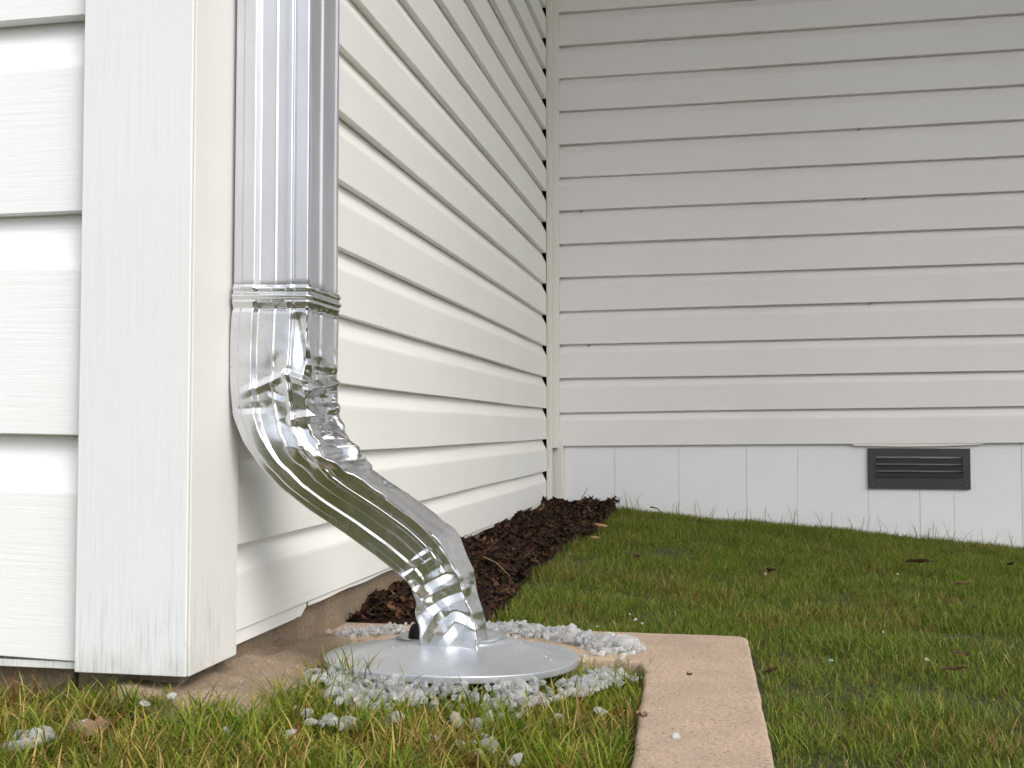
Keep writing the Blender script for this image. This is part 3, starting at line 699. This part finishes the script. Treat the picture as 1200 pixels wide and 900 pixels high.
# ------------------------------------------------------------------ grass
def blades(name, x, y, L, wid, lean, pal_idx, pal, rs, zoff=None):
    n = len(x); z = z_ground(x, y) - 0.003 + (0 if zoff is None else zoff)
    az = rs.random(n) * 6.283; fa = az + 1.57 + (rs.random(n) - 0.5) * 1.6
    d = np.stack([np.cos(az), np.sin(az), np.zeros(n)], -1); p = np.stack([np.cos(fa), np.sin(fa), np.zeros(n)], -1)
    base = np.stack([x, y, z], -1); V = np.zeros((n, 7, 3)); Cc = np.ones((n, 7, 4))
    tw = (rs.random(n) - .5) * 0.9
    for k, (t, w) in enumerate(((0, 0.75), (0.36, 1.0), (0.72, 0.72))):
        hor = lean * L * (0.25 * t + 0.75 * t ** 2); ver = L * t * np.sqrt(np.maximum(0.06, 1 - np.minimum(lean, 0.97) ** 2 * (0.3 + 0.7 * t)))
        c = base + d * hor[:, None] + np.array([0, 0, 1.0]) * ver[:, None] + p * (tw * L * 0.25 * t * t)[:, None]
        V[:, 2 * k] = c - p * (wid * w * .5)[:, None]; V[:, 2 * k + 1] = c + p * (wid * w * .5)[:, None]
    t = 1.0; hor = lean * L * 1.0; ver = L * np.sqrt(np.maximum(0.05, 1 - np.minimum(lean, 0.985) ** 2))
    V[:, 6] = base + d * hor[:, None] + np.array([0, 0, 1.0]) * ver[:, None] + p * (tw * L * 0.25)[:, None]
    col = np.array(pal)[pal_idx] * (0.72 + 0.56 * rs.random((n, 1)))
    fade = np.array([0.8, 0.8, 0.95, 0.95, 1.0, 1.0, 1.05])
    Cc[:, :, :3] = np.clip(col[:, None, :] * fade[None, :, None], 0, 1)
    b = (np.arange(n) * 7)[:, None]
    Fq = np.stack([b + np.array([[0, 1, 3, 2]]), b + np.array([[2, 3, 5, 4]])], 1).reshape(-1, 4); Ft = b + np.array([[4, 5, 6]])
    nq, nt_ = len(Fq), len(Ft)
    me = bpy.data.meshes.new(name); me.vertices.add(n * 7); me.vertices.foreach_set('co', V.ravel().astype(np.float32))
    me.loops.add(nq * 4 + nt_ * 3); me.loops.foreach_set('vertex_index', np.concatenate([Fq.ravel(), Ft.ravel()]).astype(np.int32))
    me.polygons.add(nq + nt_)
    me.polygons.foreach_set('loop_start', np.concatenate([np.arange(nq) * 4, nq * 4 + np.arange(nt_) * 3]).astype(np.int32))
    me.polygons.foreach_set('loop_total', np.concatenate([np.full(nq, 4), np.full(nt_, 3)]).astype(np.int32))
    me.update(calc_edges=True); me.polygons.foreach_set('use_smooth', [True] * (nq + nt_))
    ca = me.color_attributes.new('Col', 'FLOAT_COLOR', 'POINT'); ca.data.foreach_set('color', Cc.ravel().astype(np.float32))
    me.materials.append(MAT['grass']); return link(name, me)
PAL = [(0.125, 0.190, 0.020), (0.180, 0.235, 0.028), (0.245, 0.265, 0.042), (0.085, 0.138, 0.018), (0.31, 0.225, 0.075), (0.16, 0.075, 0.028), (0.42, 0.33, 0.15)]
PALP = [(0.125, 0.195, 0.016), (0.195, 0.250, 0.024), (0.290, 0.285, 0.036), (0.090, 0.150, 0.016), (0.45, 0.34, 0.11), (0.20, 0.090, 0.030), (0.52, 0.42, 0.20)]
def on_strip(x, y, m=0.0):
    a = (x < 0.607 + m) & (x > 0.466 - m) & (y < CY1 + 0.004 + m)
    b = (y < CY1 + 0.006 + m) & (y > 0.345 - m) & (x > -0.03) & (x < 0.6)
    c = (x < 0.066 + m) & (x > -0.02) & (y < 0.5) & (y > 0.01)
    c = c & (x < 0.10 - 0.02 * (y < 0.1)) 
    return a | b | c
ICE_SPOTS = []                          # filled below (x, y, radius): grass is thin where ice lies
def gmask(x, y):
    j = 0.022 * N3(x * 37, y * 37) + 0.012 * N2(x * 90, y * 90)
    k = ~on_strip(x, y) & ~in_bed(x + j, y) & (y < Y_BACK + 0.004)
    k &= ~((x < 0.012) & (y > 0.005) & (x > -0.15)) & ~((x <= -0.15) & (y > 0.03))
    k &= ~((x < 0.0) & (y > 0.02))
    k &= ((x - DC[0]) ** 2 + (y - DC[1]) ** 2) > (DR - 0.008) ** 2
    return k
def pick(n, w, rs): return rs.choice(len(w), n, p=np.array(w) / sum(w))
# lawn
def lawn(name, x0, x1, y0, y1, dens, rs, hmul=1.0, wmul=1.0):
    n = int((x1 - x0) * (y1 - y0) * dens); x = x0 + (x1 - x0) * rs.random(n); y = y0 + (y1 - y0) * rs.random(n)
    cl = N2.fbm(x * 9, y * 9, 3)
    k = gmask(x, y) & (rs.random(n) < 0.62 + 0.5 * cl + 0.2) & ~((x < 0.47) & (y < 0.40))
    x, y, cl = x[k], y[k], cl[k]; n = len(x)
    L = (0.012 + 0.017 * rs.random(n) ** 1.8) * (1 + 0.35 * cl) * hmul; wid = (0.0008 + 0.0007 * rs.random(n)) * wmul
    lean = np.clip(0.30 + 0.68 * rs.random(n), 0, 0.97)
    pi = pick(n, (0.35, 0.28, 0.13, 0.15, 0.055, 0.018, 0.02), rs)
    dry = (N3.fbm(x * 6 + 5, y * 6, 2) > 0.34) & (rs.random(n) < 0.26); pi = np.where(dry, np.where(rs.random(n) < .7, 4, 5), pi)
    return x, y, L, wid, lean, pi
parts = [lawn('l', 0.1, 1.75, 0.5, Y_BACK, 95000, RNG), lawn('l', 0.59, 1.35, -0.35, 0.5, 85000, RNG, 1.1), lawn('l', 1.75, 2.8, -0.4, Y_BACK, 9000, RNG, 1.1, 1.8), lawn('l', 1.35, 1.75, -0.4, 0.5, 16000, RNG, 1.1, 1.5), lawn('l', 0.5, 2.8, -1.8, -0.35, 9000, RNG, 1.1, 1.8)]
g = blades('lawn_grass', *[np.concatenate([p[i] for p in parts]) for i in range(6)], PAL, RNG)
prop(g, 'mown green lawn running back to the white skirting boards', 'grass', None, 'stuff')
# rough patch inside the strip and in front of the house
def patch(x0, x1, y0, y1, dens, rs):
    n = int((x1 - x0) * (y1 - y0) * dens); x = x0 + (x1 - x0) * rs.random(n); y = y0 + (y1 - y0) * rs.random(n)
    cl = N2.fbm(x * 14, y * 14, 3)
    bare = np.exp(-(((x - 0.418) / 0.040) ** 2 + ((y - 0.085) / 0.055) ** 2))
    k = gmask(x, y) & (rs.random(n) < 0.85 + 0.5 * cl - 0.85 * bare)
    x, y, cl, bare = x[k], y[k], cl[k], bare[k]; n = len(x)
    L = (0.020 + 0.032 * rs.random(n) ** 2.2) * (1 + 0.30 * cl); wid = 0.0011 + 0.0012 * rs.random(n)
    lean = np.clip(0.40 + 0.66 * rs.random(n), 0, 0.985)
    pi = pick(n, (0.27, 0.30, 0.22, 0.10, 0.06, 0.025, 0.02), rs)
    dry = ((N3.fbm(x * 11 + 5, y * 11, 2) > 0.30) | (bare > 0.3)) & (rs.random(n) < 0.45); pi = np.where(dry, np.where(rs.random(n) < .6, 4, 5), pi)
    return x, y, L, wid, lean, pi
parts = [patch(-0.62, 0.485, -0.40, 0.36, 95000, RNG), patch(-1.6, -0.62, -0.6, 0.04, 12000, RNG), patch(-1.6, 0.485, -1.8, -0.40, 9000, RNG)]
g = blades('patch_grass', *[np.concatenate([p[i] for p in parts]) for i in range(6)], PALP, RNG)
prop(g, 'rough yellow green grass with straw inside the concrete edging', 'grass', None, 'stuff')
# a few taller stalks against the skirting
xs = on_y(690, 590, Y_BACK)[0] + RNG.random(90) * 1.3; ys = Y_BACK - 0.005 - RNG.random(90) * 0.03
g = blades('wall_stalks', xs, ys, 0.045 + 0.04 * RNG.random(90), np.full(90, 0.0016), 0.2 + 0.5 * RNG.random(90), pick(90, (0.3, 0.2, 0.1, 0.3, 0.05, 0.05, 0), RNG), PAL, RNG)
prop(g, 'thin uncut grass stalks along the foot of the skirting boards', 'grass', None, 'stuff')

# ------------------------------------------------------------------ ice
def ice_mesh(seed):
    rs = np.random.default_rng(seed); bm = bmesh.new(); bmesh.ops.create_icosphere(bm, subdivisions=3, radius=1)
    ns = rs.normal(size=(15, 3)); ns /= np.linalg.norm(ns, axis=1)[:, None]; ds_ = 0.42 + 0.42 * rs.random(15)
    sc_ = np.array([1.0 + 0.5 * rs.random(), 0.8 + 0.4 * rs.random(), 0.6 + 0.5 * rs.random()])
    for v in bm.verts:
        p = np.array(v.co)
        t = min([1.0] + [d / (p @ n_) for n_, d in zip(ns, ds_) if p @ n_ > 1e-3])
        p = p * t * (1 + 0.012 * rs.normal()) * sc_
        v.co = Vector(p)
    return mesh_bm('ice_chunk', bm, False, MAT['ice'])
ICE = [ice_mesh(300 + k) for k in range(12)]
icount = 0
def ice(x, y, r, z, label, group):
    global icount
    o = link('ice_chunk', ICE[icount % 12], None, (x, y, z)); icount += 1
    o.scale = (r, r, r); o.rotation_euler = (random.uniform(-.5, .5), random.uniform(-.5, .5), random.uniform(0, 6.28))
    prop(o, label, 'ice', group); return o
def scatter_px(path, n, spread, rmin, rmax, z0, label, group, lift=0.0):
    """path in photo pixels laid on the ground plane z0; chunks jittered around it"""
    P = np.array([on_z(px, py, z0)[:2] for px, py in path])
    for k in range(n):
        t = random.random() * (len(P) - 1); i = int(t); q = P[i] + (P[i + 1] - P[i]) * (t - i)
        x, y = q + np.array([random.gauss(0, spread), random.gauss(0, spread)])
        r = rmin + (rmax - rmin) * random.random() ** 2
        zz = 0.0 if on_strip(np.array(x), np.array(y), -0.004) else float(z_ground(x, y)) + 0.010
        if (x - DC[0]) ** 2 + (y - DC[1]) ** 2 < (DR + 0.002) ** 2:
            q2 = np.array([x, y]) - DC; q2 = q2 / np.linalg.norm(q2) * (DR + 0.002 + (r + 0.025) * random.random() ** 1.5); x, y = DC + q2
            zz = 0.0 if on_strip(np.array(x), np.array(y), -0.004) else float(z_ground(x, y)) + 0.010
        ice(x, y, r, zz + r * 0.42 + lift * random.random(), label, group)
GI = 'ice chunks round the flange'
scatter_px([(578, 742), (620, 744), (660, 749), (700, 756), (732, 764)], 104, 0.014, 0.005, 0.0125, 0.0, 'clear ice chunk heaped on the concrete behind the flange', 'ice chunks on the concrete', 0.008)
scatter_px([(405, 749), (430, 743), (470, 741)], 18, 0.010, 0.003, 0.007, 0.0, 'small ice chunk on the concrete between flange and mulch', 'ice chunks beside the mulch')
LF = 'clear ice chunk on the grass along the front rim of the flange'; GF = 'ice chunks along the flange rim'
for bx_, by_, cnt, sp_, r0_, r1_ in ((462, 806, 10, 0.010, 0.006, 0.013), (482, 822, 14, 0.014, 0.006, 0.0140), (520, 808, 7, 0.012, 0.004, 0.010), (552, 803, 8, 0.012, 0.004, 0.012), (594, 810, 12, 0.014, 0.005, 0.015), (632, 807, 7, 0.012, 0.005, 0.013), (662, 800, 8, 0.014, 0.004, 0.011), (700, 790, 10, 0.016, 0.004, 0.010)):
    scatter_px([(bx_ - 12, by_), (bx_ + 12, by_)], cnt, sp_, r0_, r1_, -0.01, LF, GF, 0.005)
LG = 'ice chunk melting in the grass before the flange'; GG = 'ice chunks in the grass'
for bx_, by_, cnt, sp_ in ((372, 806, 5, 0.008), (405, 812, 6, 0.009), (396, 834, 6, 0.007), (432, 842, 8, 0.010), (428, 815, 5, 0.008), (372, 866, 3, 0.006), (400, 866, 3, 0.006), (330, 850, 3, 0.012), (455, 858, 3, 0.012), (560, 850, 3, 0.014), (620, 845, 3, 0.012), (580, 878, 4, 0.010)):
    scatter_px([(bx_ - 6, by_), (bx_ + 6, by_)], cnt, sp_, 0.004, 0.012, -0.01, LG, GG, 0.002)
scatter_px([(20, 892), (60, 884), (105, 872)], 16, 0.007, 0.007, 0.014, -0.008, 'ice chunk in the clump below the wide white siding boards', 'ice chunks in one clump')
scatter_px([(690, 775), (720, 770), (735, 780)], 26, 0.014, 0.004, 0.009, -0.01, 'small ice chunk between the flange and the concrete inner edge', 'ice chunks by the inner edge')
for px, py, r in ((228, 833, 9), (704, 836, 11), (604, 893, 11), (505, 875, 9), (385, 862, 9), (400, 868, 8), (615, 838, 7), (655, 840, 6), (265, 880, 8), (360, 858, 8), (340, 880, 7), (575, 872, 10), (560, 886, 8), (170, 862, 8), (200, 858, 7)):
    P = on_z(px, py, -0.008); rr = r / 1000 * 0.8
    ice(P[0], P[1], rr, float(z_ground(P[0], P[1])) + 0.013 + rr * 0.3, 'single ice chunk lying apart in the rough grass', 'single ice chunks in the rough grass')
for px, py, r in ((793, 865, 5), (745, 757, 5)):
    P = on_z(px, py, 0.0); rr = r / 1000
    ice(P[0], P[1], rr, rr * 0.45, 'tiny ice chip lying on the bare concrete edging', 'ice chips on the bare concrete')
for px, py in ((1052, 668), (897, 673), (974, 760), (1035, 731), (1086, 760), (745, 722), (752, 726), (700, 730), (738, 716)):
    P = on_z(px, py, 0.0); rr = 0.0030
    ice(P[0], P[1], rr, float(z_ground(P[0], P[1])) + 0.018, 'tiny ice chip lying out on the mown lawn', 'ice chips on the lawn')
# granules too small to count, one mass
xs, ys, zs = [], [], []
for path, nn, sp in (([(575, 742), (640, 747), (735, 766)], 800, 0.014), ([(455, 808), (500, 816)], 200, 0.018), ([(540, 806), (600, 812)], 170, .018), ([(650, 802), (715, 786)], 170, .017), ([(400, 748), (480, 741)], 140, 0.010), ([(385, 815), (430, 835)], 110, .012)):
    P = np.array([on_z(a, b, -0.002)[:2] for a, b in path])
    for _ in range(nn):
        t = random.random() * (len(P) - 1); i = int(t); q = P[i] + (P[i + 1] - P[i]) * (t - i) + np.array([random.gauss(0, sp), random.gauss(0, sp)])
        dd = math.hypot(q[0] - DC[0], q[1] - DC[1])
        if dd < DR + 0.002: q = DC + (q - DC) / dd * (DR + 0.002 + 0.04 * random.random() ** 2)
        xs.append(q[0]); ys.append(q[1]); zs.append((0.0 if on_strip(np.array(q[0]), np.array(q[1]), -.004) else float(z_ground(q[0], q[1])) + 0.012) + random.random() * 0.008)
# beads of ice lying on the plate
for _ in range(34):
    a = random.uniform(-2.4, 0.9); rr = random.uniform(0.07, 0.15)
    lx, ly = rr * math.cos(a), rr * math.sin(a)
    lz = np.interp(rr, [p[0] for p in prof[2:9]], [p[1] for p in prof[2:9]])
    w_ = Matrix.Rotation(math.radians(-2.6), 3, 'X') @ Vector((lx, ly, lz + 0.0006))
    xs.append(DC[0] + w_.x); ys.append(DC[1] + w_.y); zs.append(0.009 + w_.z)
V = []; F = []
ico = bmesh.new(); bmesh.ops.create_icosphere(ico, subdivisions=1, radius=1); iv = np.array([v.co[:] for v in ico.verts]); ifc = [[v.index for v in f.verts] for f in ico.faces]; ico.free()
for k in range(len(xs)):
    r = random.uniform(0.0014, 0.0055) if k < len(xs) - 34 else random.uniform(0.0005, 0.0013)
    b = len(V); V += list(iv * r * (1 + 0.25 * RNG.normal(size=iv.shape)) + np.array([xs[k], ys[k], zs[k] + r * 0.4])); F += [[b + j for j in f] for f in ifc]
o = link('ice_granules', mesh_np('ice_granules', V, F, False, MAT['ice'])); prop(o, 'crushed ice granules scattered round and on the flange', 'ice', None, 'stuff')

# ------------------------------------------------------------------ leaves, chips and twigs
def leaf_mesh(seed, w, l, curl):
    rs = np.random.default_rng(seed); V = []; nu, nv = 9, 5
    for i in range(nu):
        t = i / (nu - 1); ww = w * math.sin(math.pi * min(1, 0.06 + t * 0.94)) ** 0.7 * (1 + 0.12 * rs.normal())
        for j in range(nv):
            s = (j / (nv - 1) - .5) * 2
            V.append((l * (t - .5), ww * s * .5, curl * (s * s * 0.5 + (t - .5) ** 2 * 1.4) + 0.0012 * rs.normal()))
    F = [tuple(f) for f in grid_faces(nu, nv)]
    n_ = len(V); V += [(x, y, z - 0.0005) for x, y, z in V]; F += [tuple(i + n_ for i in f[::-1]) for f in F]
    return V, F
def leaf(px, py, z0, w, l, az, mat, label, lift=0.016, roll=0.2, seed=1):
    P = on_z(px, py, z0); V, F = leaf_mesh(seed, w, l, w * 0.35)
    o = link('dead_leaf', mesh_np('dead_leaf', V, F, True, mat), None, (P[0], P[1], float(z_ground(P[0], P[1])) + lift)); o.rotation_euler = (roll, random.uniform(-.2, .2), az)
    prop(o, label, 'leaf'); return o
leaf(110, 858, 0.01, 0.024, 0.036, 0.3, MAT['leaf'], 'large folded tan leaf in the grass under the corner post', 0.016, 0.5, 1)
leaf(1078, 661, -0.01, 0.020, 0.060, 0.1, MAT['leaf_dark'], 'dark brown leaf lying on the lawn below the vent', 0.022, -0.5, 2)
leaf(1186, 659, -0.02, 0.020, 0.028, 1.1, MAT['leaf_dark'], 'dark crumpled leaf farthest along the lawn from the mulch', 0.022, -0.5, 3)
leaf(904, 671, 0.0, 0.016, 0.026, 0.6, MAT['leaf_dark'], 'small blackish leaf on the shaded lawn', 0.022, -0.5, 4)
leaf(904, 793, -0.02, 0.013, 0.024, 0.8, MAT['leaf_dark'], 'dark red brown leaf beside the concrete edging', 0.020, -0.4, 5)
leaf(1118, 790, -0.02, 0.012, 0.032, 0.1, MAT['leaf'], 'orange brown leaf on the sunlit lawn', 0.020, -0.4, 6)
leaf(1128, 691, -0.02, 0.012, 0.034, 0.2, MAT['leaf'], 'slender orange leaf on the shaded lawn', 0.022, -0.4, 7)
leaf(747, 653, 0.02, 0.016, 0.022, 0.4, MAT['leaf'], 'pale tan leaf on the lawn beside the mulch', 0.024, -0.5, 8)
leaf(1128, 772, -0.02, 0.008, 0.022, 2.3, MAT['leaf_dark'], 'narrow dark leaf standing in the lawn', 0.020, -0.4, 10)
leaf(752, 857, 0.0, 0.007, 0.012, 0.2, MAT['leaf'], 'small red brown leaf on the inner edge of the concrete', 0.038, 0.1, 9)
leaf(808, 800, 0.0, 0.004, 0.007, 0.2, MAT['leaf_dark'], 'tiny dark leaf scrap in the middle of the concrete', 0.036, 0.1, 12)
def chip(px, py, z0, l, w, az, label):
    P = on_z(px, py, z0); z = float(z_bed(P[0], P[1]) if in_bed(P[0], np.array(P[1])) else z_ground(P[0], P[1]) + 0.02)
    rs = np.random.default_rng(int(px)); bm = bmesh.new(); box_bm(bm, -l / 2, l / 2, -w / 2, w / 2, -w * .3, w * .3)
    bmesh.ops.subdivide_edges(bm, edges=bm.edges, cuts=3, use_grid_fill=True)
    for v in bm.verts:
        t = v.co.x / (l / 2); v.co.y *= (1 - 0.55 * t * t * (1 if t > 0 else 0.4)); v.co.z *= (1 - 0.4 * t * t); v.co += Vector(rs.normal(size=3) * w * 0.07)
    o = link('wood_chip', mesh_bm('wood_chip', bm, True, MAT['chip']), None, (P[0], P[1], z + w * 0.3)); o.rotation_euler = (0.2, 0.1, az); prop(o, label, 'wood chip'); return o
chip(578, 700, 0.01, 0.030, 0.012, 0.3, 'tan wood chip at the front end of the mulch by the grass')
chip(703, 609, 0.06, 0.040, 0.010, -0.2, 'largest pale wood chip near the inside corner')
chip(698, 620, 0.055, 0.028, 0.006, 0.7, 'thin pale wood chip just before the largest one')
chip(586, 629, 0.05, 0.012, 0.006, 0.5, 'tiny pale wood chip in the middle of the mulch')
def twig(pts, r, label, mat='twig'):
    cu = bpy.data.curves.new('twig', 'CURVE'); cu.dimensions = '3D'; cu.bevel_depth = r; cu.bevel_resolution = 1; sp = cu.splines.new('POLY'); sp.points.add(len(pts) - 1)
    for i, p in enumerate(pts): sp.points[i].co = (*p, 1); sp.points[i].radius = 1 - 0.6 * i / (len(pts) - 1)
    o = bpy.data.objects.new('tmp', cu); dg = bpy.context.evaluated_depsgraph_get(); me = bpy.data.meshes.new_from_object(o); bpy.data.objects.remove(o); me.materials.clear(); me.materials.append(MAT[mat])
    o = link('twig', me); prop(o, label, 'twig'); return o
def tw_px(a, b, y, r, label, mat='twig'):
    p, q = on_y(*a, y), on_y(*b, y); mid = (p + q) / 2 + np.array([0.003, 0.0, 0.004]); twig([tuple(p), tuple(mid), tuple(q)], r, label, mat)
tw_px((677, 592), (689, 571), Y_BACK - 0.02, 0.0016, 'dark twig leaning on the skirting by the inside corner')
tw_px((690, 594), (701, 583), Y_BACK - 0.03, 0.0014, 'short dark twig beside the leaning one')
tw_px((762, 594), (775, 600), Y_BACK - 0.03, 0.003, 'stubby dark twig where lawn meets skirting')
P = on_z(567, 657, 0.035); Q = on_z(598, 668, 0.035); twig([(P[0], P[1], float(z_bed(P[0], P[1])) + .012), tuple((P + Q) / 2 + np.array([0, 0, .004])), (Q[0], Q[1], float(z_bed(Q[0], Q[1])) + .012)], 0.0013, 'thin tan stalk lying across the mulch', 'chip')
